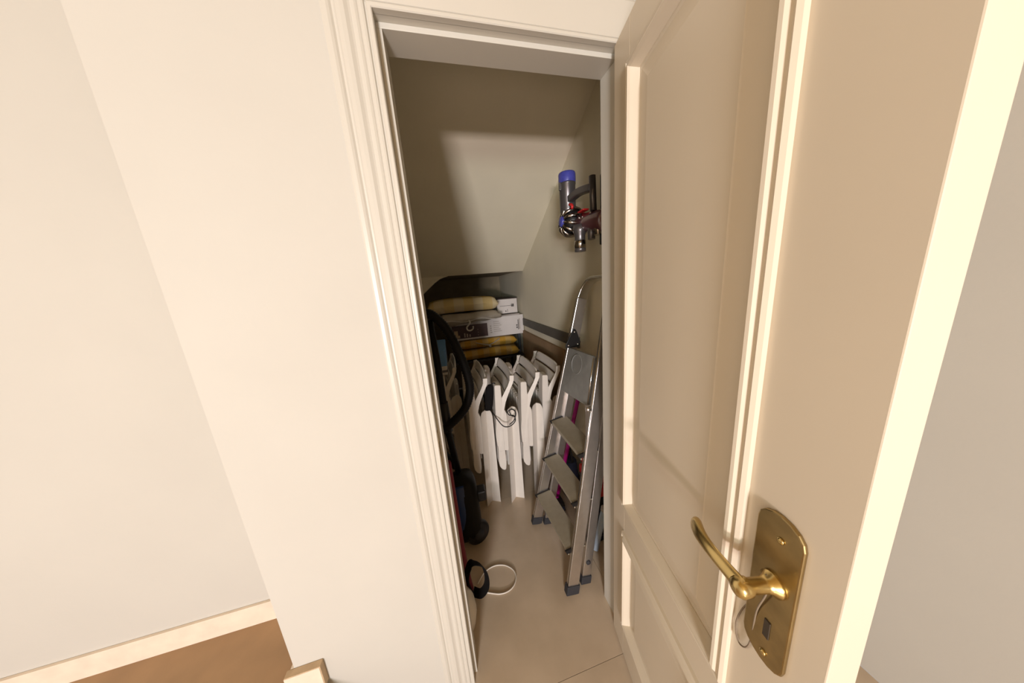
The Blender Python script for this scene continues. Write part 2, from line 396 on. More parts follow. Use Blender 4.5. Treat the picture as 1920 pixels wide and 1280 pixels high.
# ------------------------------------------------------------------ folded white chairs
CW = 0.47
def back_u(z):
    P = [(.43, -.082), (.52, -.074), (.60, -.060), (.68, -.044), (.74, -.027), (.80, .002), (.86, .032), (.885, .037), (.91, .034)]
    for (a, ua), (b_, ub) in zip(P, P[1:]):
        if z <= b_: return ua + (ub - ua) * (z - a) / (b_ - a)
    return P[-1][1]
def make_chair(label):
    t = thing('folding_chair', label, 'chair', group='folded white chairs')
    W_ = CW
    for side in (0, 1):
        yy = (lambda y: y) if side == 0 else (lambda y: W_ - y)
        # V-section leg, two flanges
        m = MB()
        vx0, vy = 0.0, .042; vx1 = .022; ZT = .675
        def fl_(tip0, tipy, tip1, rnd):
            tk = .007
            zsq = [(0, 1)] + [(ZT - .05 + .05 * math.sin(a), 1 - rnd * (1 - math.cos(a))) for a in [i * math.pi / 2 / 6 for i in range(7)]]
            A = []
            for z, wd in zsq:
                f_ = z / ZT; vx = vx0 + (vx1 - vx0) * f_; tx = tip0 + (tip1 - tip0) * f_
                tx = vx + (tx - vx) * wd; ty = vy + (tipy - vy) * wd
                A.append([(vx, yy(vy), z), (tx, yy(ty), z), (tx + .001, yy(ty + tk), z), (vx, yy(vy + tk), z)])
            m.loft(A, smooth=False)
        fl_(-.042, .0, -.022, .35); fl_(.052, .012, .055, .55)
        m.build('front_leg', M['chair'], t)
        # armrest folded upright, and the hinge plate below it
        poly = [(-.095, .41), (-.090, .402), (-.058, .398), (-.053, .41), (-.050, .60), (-.043, .72), (-.043, .838), (-.047, .846), (-.075, .85), (-.081, .846), (-.088, .72), (-.094, .58)]
        MB().prism(poly, lambda a, b_, y: (a, yy(y), b_), .002, .078).build('armrest', M['chair'], t, bevel=.003, seg=1)
        MB().prism([(-.058, .402), (-.034, .394), (-.026, .40), (-.022, .60), (-.022, .655), (-.03, .675), (-.040, .69), (-.052, .70)], lambda a, b_, y: (a, yy(y), b_), .004, .044).build('hinge_plate', M['chair'], t, bevel=.002, seg=1)
        # rear leg
        MB().prism([(.028, 0), (.052, 0), (.055, .61), (.050, .635), (.038, .64), (.032, .62)], lambda a, b_, y: (a, yy(y), b_), .062, .088).build('rear_leg', M['chair'], t, bevel=.003, seg=1)
        # back stile: rib that follows the curved back
        m = MB(); rings = []
        for i in range(15):
            z = .44 + (.895 - .44) * i / 14; u = back_u(z)
            wd = .024 + .024 * math.sin(math.pi * min(1, i / 12)) 
            rings.append([(u - wd * .7, yy(.006), z), (u + .008, yy(.0), z), (u + .010, yy(.016), z), (u - wd * .2, yy(.020), z)])
        m.loft(rings, smooth=False); m.build('back_stile', M['chair'], t)
    # back slats
    for i, (z0, z1) in enumerate([(.843, .905), (.776, .830), (.709, .763), (.642, .696), (.575, .629), (.508, .562)]):
        m = MB(); rows = []
        NY = 12; NZ = 5
        def P(iy, iz, th):
            f_ = iy / NY; y = .01 + (W_ - .02) * f_; g = 4 * f_ * (1 - f_)
            zt = z1
            if i == 0:
                e = min(f_, 1 - f_) * W_
                zt = z1 - (.045 * (1 - min(1, e / .06)) ** 2)
            z = z0 + (zt - z0) * iz / NZ - .012 * g * (0 if i else .0)
            return (back_u(z) + .012 * g + th, y, z)
        vs_ = []; fs_ = []
        for s_, th in ((0, -.004), (1, .004)):
            for iz in range(NZ + 1):
                for iy in range(NY + 1): vs_.append(P(iy, iz, th))
        N1 = (NY + 1) * (NZ + 1)
        for iz in range(NZ):
            for iy in range(NY):
                a = iz * (NY + 1) + iy; fs_.append((a, a + 1, a + NY + 2, a + NY + 1)); a += N1; fs_.append((a + NY + 1, a + NY + 2, a + 1, a))
        for iy in range(NY):
            a = iy; fs_.append((a, a + N1, a + 1 + N1, a + 1)); a = NZ * (NY + 1) + iy; fs_.append((a, a + 1, a + 1 + N1, a + N1))
        for iz in range(NZ):
            a = iz * (NY + 1); fs_.append((a, a + NY + 1, a + NY + 1 + N1, a + N1)); a += NY; fs_.append((a, a + N1, a + NY + 1 + N1, a + NY + 1))
        m.add(vs_, fs_, True); o = m.build('back_slat', M['chair'], t)
        for p_ in o.data.polygons: p_.use_smooth = True
    # folded seat slab with rounded front edge, slotted
    sp_ = [(-.062, .70), (-.088, .70), (-.094, .40), (-.098, .315), (-.094, .285), (-.082, .262), (-.066, .250), (-.054, .255), (-.048, .30), (-.050, .5)]
    ys = [.054 + (W_ - .108) * k / 5 for k in range(6)]
    for k in range(5):
        MB().prism(sp_, lambda a, b_, y: (a, y, b_), ys[k] + .004, ys[k + 1] - .004).build('seat_slat', M['chair'], t, bevel=.003, seg=1)
    for zb in (.33, .60): MB().box((-.050, .056, zb), (-.036, W_ - .056, zb + .03)).build('seat_bearer', M['chair'], t)
    # side cheeks of the seat, seen below the arm
    for y0 in (.014, W_ - .050):
        MB().prism(sp_, lambda a, b_, y: (a, y, b_), y0, y0 + .036).build('seat_rail', M['chair'], t, bevel=.003, seg=1)
    return t
ch0 = make_chair('')
def place_chair(first, x, y, rz_, label):
    if first: r = ch0
    else:
        r = ch0.copy(); COL.objects.link(r)
        for c_ in ch0.children:
            k = c_.copy(); COL.objects.link(k); k.parent = r
    r.location = (x, y, 0); r.rotation_euler = (0, 0, rz_); r['label'] = label
    return r
place_chair(True, .213, .782, .02, 'folded white plastic chair directly left of the black pouch')
place_chair(False, .375, .760, .01, 'folded white plastic chair directly right of the black pouch, thin black cord over its arm')
place_chair(False, .537, .745, -.012, 'folded white plastic chair in front of the rightmost one, next to the ladder')
place_chair(False, .700, .800, .0, 'folded white plastic chair farthest right, its slatted back half behind the ladder')
place_chair(False, .040, 1.105, .02, 'folded white plastic chair in shadow directly behind the looping black hose')

# black pouch with looped cord, hooked between the two chairs
po = thing('pouch', 'small black pouch with thin cord wedged between two folded chairs', 'pouch', (.250, .80, .70))
rings = []
for i in range(9):
    f_ = i / 8; z = -.018 + .165 * f_; hw = .023 + .004 * math.sin(f_ * 3); cx = -.002 + .024 * f_
    rings.append([(cx + hw * math.cos(a) * (1 if i < 8 else .6), .012 * math.sin(a) * (1 if i < 8 else .5), z) for a in [2 * math.pi * k / 14 for k in range(14)]])
MB().loft(rings).build('body', M['strap'], po)
MB().tube(smooth_path([(.028, 0, .135), (.036, -.006, .152), (.05, -.01, .155), (.055, 0, .13)], 5), .004, 6).build('hook', M['black'], po)
cp = [(.01, -.014, -.03), (.025, -.075, -.05), (.055, -.10, -.088), (.095, -.105, -.092), (.128, -.105, -.065), (.122, -.105, -.03), (.095, -.105, -.02), (.085, -.105, .0), (.105, -.105, .015), (.130, -.105, .002), (.130, -.107, -.03), (.108, -.108, -.025), (.098, -.106, .005), (.113, -.105, .016), (.134, -.105, -.01), (.122, -.108, -.055), (.09, -.108, -.08)]
cp = smooth_path([(x + .012, y, z - .005) for x, y, z in cp], 6)
MB().tube(cp, .0033, 6).build('cord', M['black'], po)

# ------------------------------------------------------------------ ladder
lad = thing('stepladder', 'folded aluminium stepladder leaning on the right closet wall', 'ladder', (0, 0, 0))
LF, LT = Vector((.448, .565, .035)), Vector((.745, .515, 1.30))      # left front rail centre
RF, RT = Vector((.480, .165, .035)), Vector((.715, .215, 1.30))      # right front rail centre
def lerp(a, b_, t): return a + (b_ - a) * t
def at_z(a, b_, z): return lerp(a, b_, (z - a.z) / (b_.z - a.z))
DEP = .054
up_arc = []
LT2 = at_z(LF, LT, 1.34); RT2 = at_z(RF, RT, 1.34)
top = lerp(LT2, RT2, .5) + Vector((.040, 0, .095))
tl = Vector((top.x + .01, LT2.y, top.z)); tr_ = Vector((top.x - .01, RT2.y, top.z))
def arc(a, corner, b_, n=8): return [(1 - t) ** 2 * a + 2 * t * (1 - t) * corner + t * t * b_ for t in [i / n for i in range(n + 1)]]
la = arc(LT2, tl, lerp(tl, tr_, .34)); ra = arc(lerp(tl, tr_, .66), tr_, RT2)
xd = Vector((1, 0, 0))
def rail(name, a, b_, wide=DEP, thick=.021):
    m = MB(); m.strip([a, b_], wide, thick, (1, 0, -.2)); return m.build(name, M['alu'], lad, bevel=.002)
rail('front_rail', LF, LT2); rail('front_rail', RF, RT2)
m = MB(); m.strip(la + ra, DEP * .92, .014, (1, 0, -.25)); m.build('top_loop', M['alup'], lad, bevel=.002)
# polished edge lips of the rails
for a, b_ in ((LF, LT2), (RF, RT2)):
    o_ = Vector((-DEP / 2 - .0005, -.004, -.005)); m = MB().tube([a + o_, b_ + o_], .0028, 8).build('rail_lip', M['alup'], lad)
RL0, RL1 = Vector((.510, .545, .03)), Vector((.722, .505, 1.06))
RR0, RR1 = Vector((.560, .188, .03)), Vector((.735, .228, 1.06))
rail('rear_rail', RL0, RL1, .044, .02); rail('rear_rail', RR0, RR1, .044, .02)
for z in (.12, .62):
    m = MB().tube([at_z(RL0, RL1, z) + Vector((.01, 0, 0)), at_z(RR0, RR1, z) + Vector((.01, 0, 0))], .010, 10); m.build('cross_bar', M['alu'], lad)
MB().lathe([(.011, 0), (.011, .004), (.006, .006)], at_z(RR0, RR1, .115) + Vector((0, -.010, 0)), (0, -1, 0), 14).build('end_plug', M['rubber'], lad)
for p_, d_, wd in ((LF, LT - LF, .062), (RF, RT - RF, .064), (RL0, RL1 - RL0, .052), (RR0, RR1 - RR0, .052)):
    d_ = d_.normalized(); m = MB(); b0 = p_ - d_ * (p_.z - .001) / d_.z
    m.strip([b0, p_ + d_ * .012], wd, .030, (1, 0, -.2)); f_ = m.build('rubber_foot', M['rubber'], lad, bevel=.003)
for z in (.225, .46, .69):
    a = at_z(LF, LT, z); b_ = at_z(RF, RT, z); tilt = math.radians(-10)
    dx = Vector((math.cos(tilt), 0, -math.sin(tilt))); nz = Vector((math.sin(tilt), 0, math.cos(tilt)))
    m = MB(); a2 = a + Vector((0, -.012, 0)); b2 = b_ + Vector((0, .012, 0))
    sec = [(-.045, .0), (.043, .0), (.043, -.022), (.039, -.022), (.039, -.006), (-.040, -.006), (-.040, -.026), (-.045, -.026)]
    m.loft([[pp + dx * u + nz * v for u, v in sec] for pp in (a2, b2)], smooth=False)
    stp = m.build('step', M['step'], lad)
    for pp, sg in ((a2, 1), (b2, -1)):
        m = MB(); m.loft([[pp + Vector((0, sg * t, 0)) + dx * u + nz * v for u, v in ((-.056, .003), (.045, .003), (.045, -.012), (-.05, -.016))] for t in (-.006, .002)], smooth=False)
        m.build('end_cap', M['black'], stp)
    m = MB().lathe([(.010, 0), (.010, .012), (.006, .014)], b2 + dx * .0 - nz * .016 , (0, 1, 0), 8); m.build('pivot', M['black'], stp)
# platform folded flat between the rails
pa, pb = at_z(LF, LT, .855), at_z(LF, LT, 1.085); pc, pd = at_z(RF, RT, 1.105), at_z(RF, RT, .885)
off = Vector((-.030, 0, -.006))
cn = [pa + Vector((0, -.012, 0)), pb + Vector((0, -.012, 0)), pc + Vector((0, .035, 0)), pd + Vector((0, .035, 0))]
def rquad(cs, r=.10, n=5):
    out = []
    for i in range(4):
        c_ = cs[i]; p_ = lerp(c_, cs[i - 1], r); n2 = lerp(c_, cs[(i + 1) % 4], r)
        out += [(1 - t) ** 2 * p_ + 2 * t * (1 - t) * c_ + t * t * n2 for t in [k / n for k in range(n + 1)]]
    return out
rq = rquad(cn, .07)
pn = (cn[1] - cn[0]).cross(cn[3] - cn[0]).normalized()
if pn.x > 0: pn = -pn
plt = MB(); plt.loft([[p_ + pn * .004 for p_ in rq], [p_ + pn * .026 for p_ in rq]], smooth=False)
plt = plt.build('platform', M['plat'], lad, bevel=.003)
pcn = lerp(lerp(cn[0], cn[2], .5), lerp(cn[1], cn[2], .5), .45) + pn * .0262
ux = (cn[3] - cn[0]).normalized(); uz = pn.cross(ux).normalized()
MB().tube([pcn + ux * (.052 * math.cos(a)) + uz * (.047 * math.sin(a)) for a in [2 * math.pi * k / 28 for k in range(28)]], .0022, 6, closed=True).build('embossed_ring', M['plat'], plt)
MB().tube([lerp(cn[3], cn[2], .04) + pn * .024 + ux * .004, lerp(cn[3], cn[2], .97) + pn * .024 + ux * .004], .004, 8).build('edge_strip', M['alup'], plt)
MB().lathe([(.012, 0), (.012, .016), (.008, .02)], lerp(RF, RT, .68) + Vector((-.03, .0, 0)), (-1, 0, 0), 10).build('hinge_knob', M['alu'], lad)
# black triangular hinge bracket on the left rail
tc = at_z(LF, LT, 1.135) + Vector((-.004, -.0125, .0))
tri = [(-.040, -.045), (-.045, -.030), (-.018, .048), (-.008, .052), (.002, .044), (.038, -.020), (.036, -.042), (.028, -.047)]
br = MB(); br.prism(tri, lambda a, b_, t: tc + Vector((a + b_ * .21, t, b_)), 0, -.007); br = br.build('hinge_bracket', M['black'], lad, bevel=.001)
for a, b_ in ((-.008, .036), (-.030, -.032), (.022, -.030)):
    MB().lathe([(.005, 0), (.005, .003), (.002, .005)], tc + Vector((a + b_ * .21, -.007, b_)), (0, -1, 0), 10).build('rivet', M['alup'], br)

# ------------------------------------------------------------------ cordless vacuum hung on the right wall
vac = thing('cordless_vacuum', 'dark grey handheld cordless vacuum with blue filter hung on the closet wall', 'vacuum', (.72, .567, 1.73))
def vm(): return MB()
cyl = vm().lathe([(.0, .025), (.036, .025), (.039, .05), (.039, .160), (.041, .162), (.041, .168)], (0, 0, 0), (0, 0, 1), 28).build('motor_housing', M['vgrey'], vac)
vm().lathe([(.0405, .168), (.0415, .172), (.0415, .206), (.039, .214), (.020, .217), (0.001, .217)], (0, 0, 0), (0, 0, 1), 28).build('filter_cap', M['vblue'], vac)
vm().box((-.045, -.012, .135), (-.036, .004, .172)).build('filter_catch', M['vgrey'], cyl, bevel=.003)
ax = Vector((-.93, .02, .05)).normalized()   # cyclone axis
cy0 = Vector((.0, -.004, -.008)); K = 1.22
cyc = vm().lathe([(r * K, h * K) for r, h in [(.02, -.05), (.047, -.045), (.050, -.02), (.046, .005), (.032, .022), (.02, .028), (.001, .028)]], cy0, ax, 28).build('cyclone_body', M['black'], vac)
e1 = ax.orthogonal().normalized(); e2 = ax.cross(e1)
for k in range(12):
    a = 2 * math.pi * k / 12
    d1 = (e1 * math.cos(a) + e2 * math.sin(a)) * K; axk = ax * K
    pth = smooth_path([cy0 + d1 * .022 + axk * .030, cy0 + d1 * .040 + axk * .024, cy0 + d1 * .052 + axk * .004, cy0 + d1 * .054 - axk * .02, cy0 + d1 * .048 - axk * .045], 4)
    vm().tube(pth, [.0085 * (.6 + .4 * math.sin(math.pi * i / (len(pth) - 1))) for i in range(len(pth))], 8).build('cyclone_fin', M['nickel'], cyc)
vm().lathe([(.024, .024), (.024, .042), (.018, .047), (.001, .048)], cy0, ax, 20).build('rear_cap', M['vblue'], cyc)
vm().lathe([(.038, .070), (.044, .085), (.045, .27), (.041, .285), (.001, .286)], (.035, .0, -.020), (0, -1, -.16), 28).build('dust_bin', M['bin'], vac)
vm().box((.0, -.150, .008), (.03, -.095, .015)).build('bin_release', M['vred'], vac, bevel=.003)
vm().strip(smooth_path([(-.002, -.03, .088), (.006, -.10, .096), (.012, -.17, .088), (.016, -.20, .082)], 4), .030, .034, (0, .2, 1)).build('handle', M['vgrey'], vac, bevel=.006)
vm().tube(smooth_path([(-.01, -.040, .062), (-.01, -.058, .056), (-.01, -.066, .046), (-.01, -.062, .040)], 4), .007, 8).build('trigger', M['vred'], vac)
vm().tube([(.018, -.198, .128), (.018, -.204, -.01)], .014, 14).build('grip', M['vgrey'], vac)
vm().box((.034, -.285, -.09), (.080, -.225, .125)).build('battery', M['black'], vac, bevel=.008)
vm().lathe([(.033, -.06), (.031, -.09), (.024, -.105), (.024, -.160), (.026, -.162), (.026, -.178), (.019, -.179)], (.0, -.115, .012), (0, 0, 1), 20).build('inlet', M['vgrey'], vac)
vm().lathe([(.0245, -.128), (.0265, -.130), (.0265, -.163), (.0215, -.164)], (.0, -.115, .012), (0, 0, 1), 20).build('inlet_collar', M['nickel'], vac)
vm().tube([(.015, -.190, -.06), (.012, -.195, -.125)], .016, 14).build('hose_stub', M['vgrey'], vac)
vm().tube([(.02, -.236, -.05), (.018, -.241, -.115)], .018, 14).build('hose_stub', M['nickel'], vac)
dk = thing('charging_dock', 'black charging dock on the wall behind the cordless vacuum', 'dock', (.85, .36, 1.75))
MB().box((-.045, -.06, -.16), (-.001, .05, .17)).build('bracket', M['black'], dk, bevel=.008)
MB().box((-.075, -.05, -.17), (-.045, .02, -.125)).build('cradle', M['black'], dk, bevel=.005)

# ------------------------------------------------------------------ canister vacuum with hose and wand
cv = thing('canister_vacuum', 'dark blue and black canister vacuum stood on end at left', 'vacuum', (.03, .60, 0))
rings = []
for i in range(15):
    f_ = i / 14; z = .012 + .43 * f_
    rx = .082 * (1 - abs(2 * f_ - 1) ** 6) ** .5 * (1 - .12 * f_) + .002; ry = .085 * (1 - abs(2 * f_ - 1) ** 6) ** .5 + .002
    rings.append([(.005 + rx * math.copysign(abs(math.cos(a)) ** .7, math.cos(a)), ry * math.copysign(abs(math.sin(a)) ** .7, math.sin(a)), z) for a in [2 * math.pi * k / 28 for k in range(28)]])
body = MB().loft(rings).build('body', M['hose'], cv)
m = MB(); rr = []
for i in range(9):
    z = .13 + .28 * i / 8; s_ = .004 + .004 * math.sin(math.pi * i / 8)
    rr.append([(-.075 + .085 * t, -.0885 - s_ + .028 * (1 - t) ** 3 + .01 * t, z) for t in [k / 6 for k in range(7)]] + [(-.075 + .085 * t, -.07, z) for t in [1 - k / 6 for k in range(7)]])
m.loft(rr, smooth=False); m.build('blue_cover', M['blue'], cv)
wh_ = MB().lathe([(.02, -.022), (.062, -.020), (.068, -.010), (.068, .010), (.062, .020), (.02, .022)], (.055, -.045, .070), (.35, -1, 0), 28).build('wheel', M['black'], cv)
MB().lathe([(.03, .0), (.03, .028), (.001, .03)], (.055, -.045, .070), (.35, -1, 0), 20).build('hub', M['rubber'], wh_)
MB().box((.075, -.02, .235), (.128, .045, .300)).build('nozzle_rest', M['black'], cv, bevel=.008)
hp = [(-.02, .055, .445), (-.10, .05, .58), (-.133, 0, .672), (-.074, 0, .705), (.002, 0, .751), (.071, 0, .815), (.106, 0, .900), (.105, 0, .989), (.078, 0, 1.109), (.039, 0, 1.225), (-.003, 0, 1.296), (-.053, .01, 1.333), (-.11, .03, 1.30), (-.15, .05, 1.22)]
path = smooth_path(hp, 14)
rd = [.0225 + .0012 * (1 if i % 2 else -1) for i in range(len(path))]
MB().tube(path, rd, 14).build('hose', M['hose'], cv)
wd = MB().tube([(-.008, .02, .42), (-.036, .02, .717), (-.037, .02, 1.049), (-.047, .02, 1.30)], .0175, 14).build('wand', M['hose'], cv)
MB().tube([(-.030, .02, .69), (-.036, .02, .86)], .0225, 14).build('wand_joint', M['black'], wd)

# ------------------------------------------------------------------ red umbrella-like tube with a black strap, cable loop, cream jug
um = thing('folded_umbrella', 'dark red folded umbrella with black wrist strap leaning by the left jamb', 'umbrella', (.018, .285, 0))
ups = [Vector((.0, 0, .05)), Vector((-.012, .0, .11)), Vector((-.022, .005, .20)), Vector((-.027, .01, .40)), Vector((-.032, .02, .72))]
MB().tube(smooth_path(ups, 5), [.013 + .010 * min(1, i / 8) for i in range(21)], 10).build('canopy', M['red'], um)
MB().tube([(.004, 0, .001), (.0, 0, .06)], .012, 10).build('handle', M['black'], um)
st = smooth_path([(.004, -.01, .045), (-.01, -.05, .18), (.012, -.06, .262), (.04, -.062, .262), (.066, -.062, .232), (.077, -.062, .175), (.070, -.062, .12), (.042, -.05, .075), (.012, -.015, .05)], 6)
MB().strip(st, .036, .003, (0.5, -1, .2)).build('wrist_strap', M['strap'], um)
cb = smooth_path([(.05, .33, .003), (.085, .37, .004), (.125, .388, .004), (.165, .388, .004), (.205, .372, .004), (.235, .34, .004), (.24, .305, .004), (.222, .272, .004), (.19, .255, .004), (.15, .255, .004), (.11, .270, .004), (.05, .30, .003)], 6)
tag(MB().tube(cb, .0030, 8).build('cable_loop', M['cable']), 'thin white cable curled in a loop on the floor', 'cable')
jg = thing('jug', 'cream plastic jug on the floor tucked behind the left jamb', 'jug', (-.047, .197, 0))
MB().lathe([(.001, .001), (.062, .001), (.074, .012), (.082, .06), (.078, .11), (.060, .15), (.035, .17), (.022, .18), (.022, .20)], n=28).build('body', M['jug'], jg)
MB().lathe([(.026, .19), (.026, .215), (.001, .216)], n=18).build('cap', M['jug'], jg)

# ------------------------------------------------------------------ stacked storage at the back
rk = thing('storage_rack', 'dark metal storage rack under the stacked boxes and cushions', 'rack', (.07, 1.99, 0))
RWd, RD = .745, .44
for x in (0, RWd - .025):
    for y in (0, RD - .025):
        MB().box((x, y, 0), (x + .025, y + .025, .92)).build('post', M['rack'], rk)
for z in (.20, .695):
    MB().box((0, -.10 if z > .5 else 0, z), (RWd, RD, z + .018)).build('shelf', M['rack'], rk)

def cushion(name, label, cx, cy, z0, sx, sy, h, mtl, group=None, sag=.0, seed=0, rz_=0.0, edge=.30):
    rnd = random.Random(seed)
    t = thing(name, label, 'cushion', (cx, cy, z0), rz_, group)
    NX, NY = 28, 20; vs_ = []; fs_ = []
    ph = [rnd.uniform(0, 6) for _ in range(4)]
    for s_ in (1, -1):
        for j in range(NY + 1):
            for i in range(NX + 1):
                u = 2 * i / NX - 1; v = 2 * j / NY - 1
                pu = 1 - abs(u) ** 9; pv = 1 - abs(v) ** 7
                hh = (max(0, pu) ** .42) * (max(0, pv) ** .42)
                wv = 1 + .06 * math.sin(5 * u + ph[0]) * math.sin(4 * v + ph[1])
                z = h / 2 + s_ * (h / 2) * (edge * .2 + (1 - edge * .2) * hh) * (wv if s_ > 0 else 1) - sag * u * u
                bul = 1 - .05 * (1 - v * v) * abs(u) ** 3
                vs_.append((u * sx / 2 * (1 - .02 * math.sin(3 * v + ph[2])), v * sy / 2 * (1 - .02 * math.sin(4 * u + ph[3])), z))
    N1 = (NX + 1) * (NY + 1)
    for j in range(NY):
        for i in range(NX):
            a = j * (NX + 1) + i
            fs_.append((a, a + 1, a + NX + 2, a + NX + 1)); a += N1; fs_.append((a + NX + 1, a + NX + 2, a + 1, a))
    for i in range(NX):
        a = i; fs_.append((a + N1, a + N1 + 1, a + 1, a)); a = NY * (NX + 1) + i; fs_.append((a, a + 1, a + N1 + 1, a + N1))
    for j in range(NY):
        a = j * (NX + 1); fs_.append((a, a + NX + 1, a + NX + 1 + N1, a + N1)); a += NX; fs_.append((a + N1, a + NX + 1 + N1, a + NX + 1, a))
    MB().add(vs_, fs_, True).build('cover', mtl, t)
    pp = []
    for k in range(60):
        a = 2 * math.pi * k / 60; cx_, sn = math.cos(a), math.sin(a)
        u = math.copysign(abs(cx_) ** .3, cx_); v = math.copysign(abs(sn) ** .3, sn)
        pp.append((u * sx / 2 * .985, v * sy / 2 * .985, h / 2 - sag * u * u))
    MB().tube(pp, .004, 6, closed=True).build('piping', mtl, t)
    return t
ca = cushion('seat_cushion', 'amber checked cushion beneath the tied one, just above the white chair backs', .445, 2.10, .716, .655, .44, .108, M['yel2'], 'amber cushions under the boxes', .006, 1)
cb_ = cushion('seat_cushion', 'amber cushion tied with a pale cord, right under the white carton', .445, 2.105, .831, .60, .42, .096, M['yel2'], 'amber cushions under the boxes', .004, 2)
tie = smooth_path([(-.13, -.213, .066), (-.06, -.222, .045), (.0, -.228, .030), (.02, -.230, .018), (.008, -.230, .012), (.004, -.228, .030), (.05, -.222, .046), (.12, -.214, .082)], 6)
MB().tube(tie, .0045, 6).build('tie_cord', M['inkl'], cb_)

bx = thing('carton', 'long white carton with maroon printed front panel resting on amber cushions', 'box', (.0, 1.915, .934))
MB().box((.075, 0, 0), (.838, .44, .20)).build('body', M['box'], bx, bevel=.002)
def pr(name, x0, x1, z0, z1, m_, par, y=-.0012): return MB().box((x0, y, z0), (x1, y + .001, z1)).build(name, m_, par)
pn_ = pr('maroon_panel', .095, .452, .018, .15, M['maroon'], bx)
pr('printed_cup', .115, .150, .03, .10, M['gold'], pn_, -.0020); pr('printed_cup_saucer', .135, .168, .026, .052, M['gold'], pn_, -.0026)
for k, x in enumerate((.21, .235, .262)): pr('printed_mark', x, x + .012, .028, .07 - .008 * k, M['inkl'], pn_, -.002)
for k in range(3): pr('printed_dot', .350, .356, .035 + k * .028, .041 + k * .028, M['inkl'], pn_, -.002)
pr('panel_stripe', .072, .074, .0, .20, M['maroon'], bx)
for k in range(4): pr('text_line', .478, .478 + (.016 if k else .02), .04 + k * .022, .052 + k * .022, M['inkl'], bx)
for k in range(6): pr('text_line', .515, .60 - .012 * (k % 3), .05 + k * .020, .056 + k * .020, M['inkl'], bx)
pr('handling_mark', .776, .784, .045, .15, M['ink'], bx); pr('handling_mark', .758, .772, .06, .078, M['ink'], bx); pr('handling_mark', .758, .772, .085, .10, M['ink'], bx)
pr('handling_mark', .788, .80, .05, .16, M['inkl'], bx)
MB().add([(.58, .02, .2015), (.80, .01, .2015), (.82, .22, .2015), (.60, .24, .2015), (.57, .0, .206), (.80, .0, .212), (.82, .22, .204), (.60, .24, .204)], [(0, 1, 2, 3), (4, 5, 6, 7), (0, 1, 5, 4), (1, 2, 6, 5), (2, 3, 7, 6), (3, 0, 4, 7)]).build('lid_flap', M['box'], bx)

b2 = thing('carton', 'smaller white carton with dark lid on top of the long carton', 'box', (0, 2.02, 1.150))
MB().box((.592, 0, 0), (.812, .40, .150)).build('body', M['box'], b2, bevel=.002)
MB().box((.590, -.002, .150), (.814, .402, .158)).build('lid', M['boxtop'], b2)
pr('printed_line', .62, .745, .078, .082, M['ink'], b2); pr('printed_mark', .745, .775, .066, .096, M['ink'], b2)
pr('printed_mark', .70, .704, .012, .045, M['ink'], b2); pr('printed_mark', .678, .688, .016, .030, M['ink'], b2); pr('printed_mark', .752, .758, .085, .102, M['inkl'], b2, -.002)

# garment bag lying on the carton, its hanger hook hanging over the front
gb = thing('garment_bag', 'clouded plastic garment bag with hanger hook lying over the long carton', 'bag', (0, 1.80, 1.09))
def wavy(x, a): return .004 * math.sin(18 * x + a) + .003 * math.sin(41 * x + 2 * a)
N = 30; vs_ = []; rings = []
for i in range(N + 1):
    x = -.015 + .60 * i / N; f_ = i / N; en = min(1, min(f_, 1 - f_) * 10 + .35)
    zt = .120 + wavy(x, 0); zb = .062
    rings.append([(x, .112, .008 + wavy(x, 1) + .03 * f_), (x, .012 + wavy(x, 2), .004 + wavy(x, 3) + .045 * f_), (x, -.004 + wavy(x, 4), .060 + .01 * f_), (x, .004, .085 + wavy(x, 5)), (x, .03, .045 + .075 * en + wavy(x, 6)),
                  (x, .20, .055 + .062 * en + wavy(x, 1)), (x, .40, .052 + .06 * en), (x, .44, .062), (x, .40, .052), (x, .12, .052)])
MB().loft(rings, smooth=True).build('film', M['bag'], gb)
MB().strip([(.0 + .58 * k / 12, -.008 + wavy(.58 * k / 12, 4), .052 + .012 * math.sin(k)) for k in range(13)], .006, .004, (0, 0, 1)).build('fold_seam', M['pale'], gb)
hk = smooth_path([(.262, -.006, .052), (.270, -.016, .030), (.255, -.018, .010), (.235, -.018, -.012), (.242, -.018, -.038), (.268, -.018, -.045), (.292, -.018, -.030), (.296, -.018, -.005)], 6)
MB().tube(hk, .0075, 8).build('hanger_hook', M['pale'], gb)

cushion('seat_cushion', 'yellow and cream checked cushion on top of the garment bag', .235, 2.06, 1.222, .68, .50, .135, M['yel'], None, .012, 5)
# blue box lying across the arms of the shadowed chair
tb_ = thing('storage_box', 'blue box with pale and dark striped base lying across the shadowed chair arms', 'box', (-.042, 1.335, .8515))
def rrect(hx, hy, r, n=5):
    out = []
    for sx_, sy_, a0 in ((1, 1, 0), (-1, 1, .5), (-1, -1, 1), (1, -1, 1.5)):
        for k in range(n + 1):
            a = math.pi * (a0 + .5 * k / n); out.append((sx_ * (hx - r) + r * math.cos(a), sy_ * (hy - r) + r * math.sin(a)))
    return out
def rbox(name, e, z0, z1, m_):
    rr_ = rrect(.066 + e, .218 + e, .012)
    return MB().loft([[(x, y, z0) for x, y in rr_], [(x, y, z1) for x, y in rr_]], smooth=False).build(name, m_, tb_)
rbox('base', 0, 0, .018, M['pale']); rbox('dark_band', .0005, .018, .036, M['ink']); rbox('pale_band', 0, .036, .065, M['pale']); rbox('blue_body', .001, .065, .165, M['sky']); rbox('lid', .003, .165, .180, M['sky'])

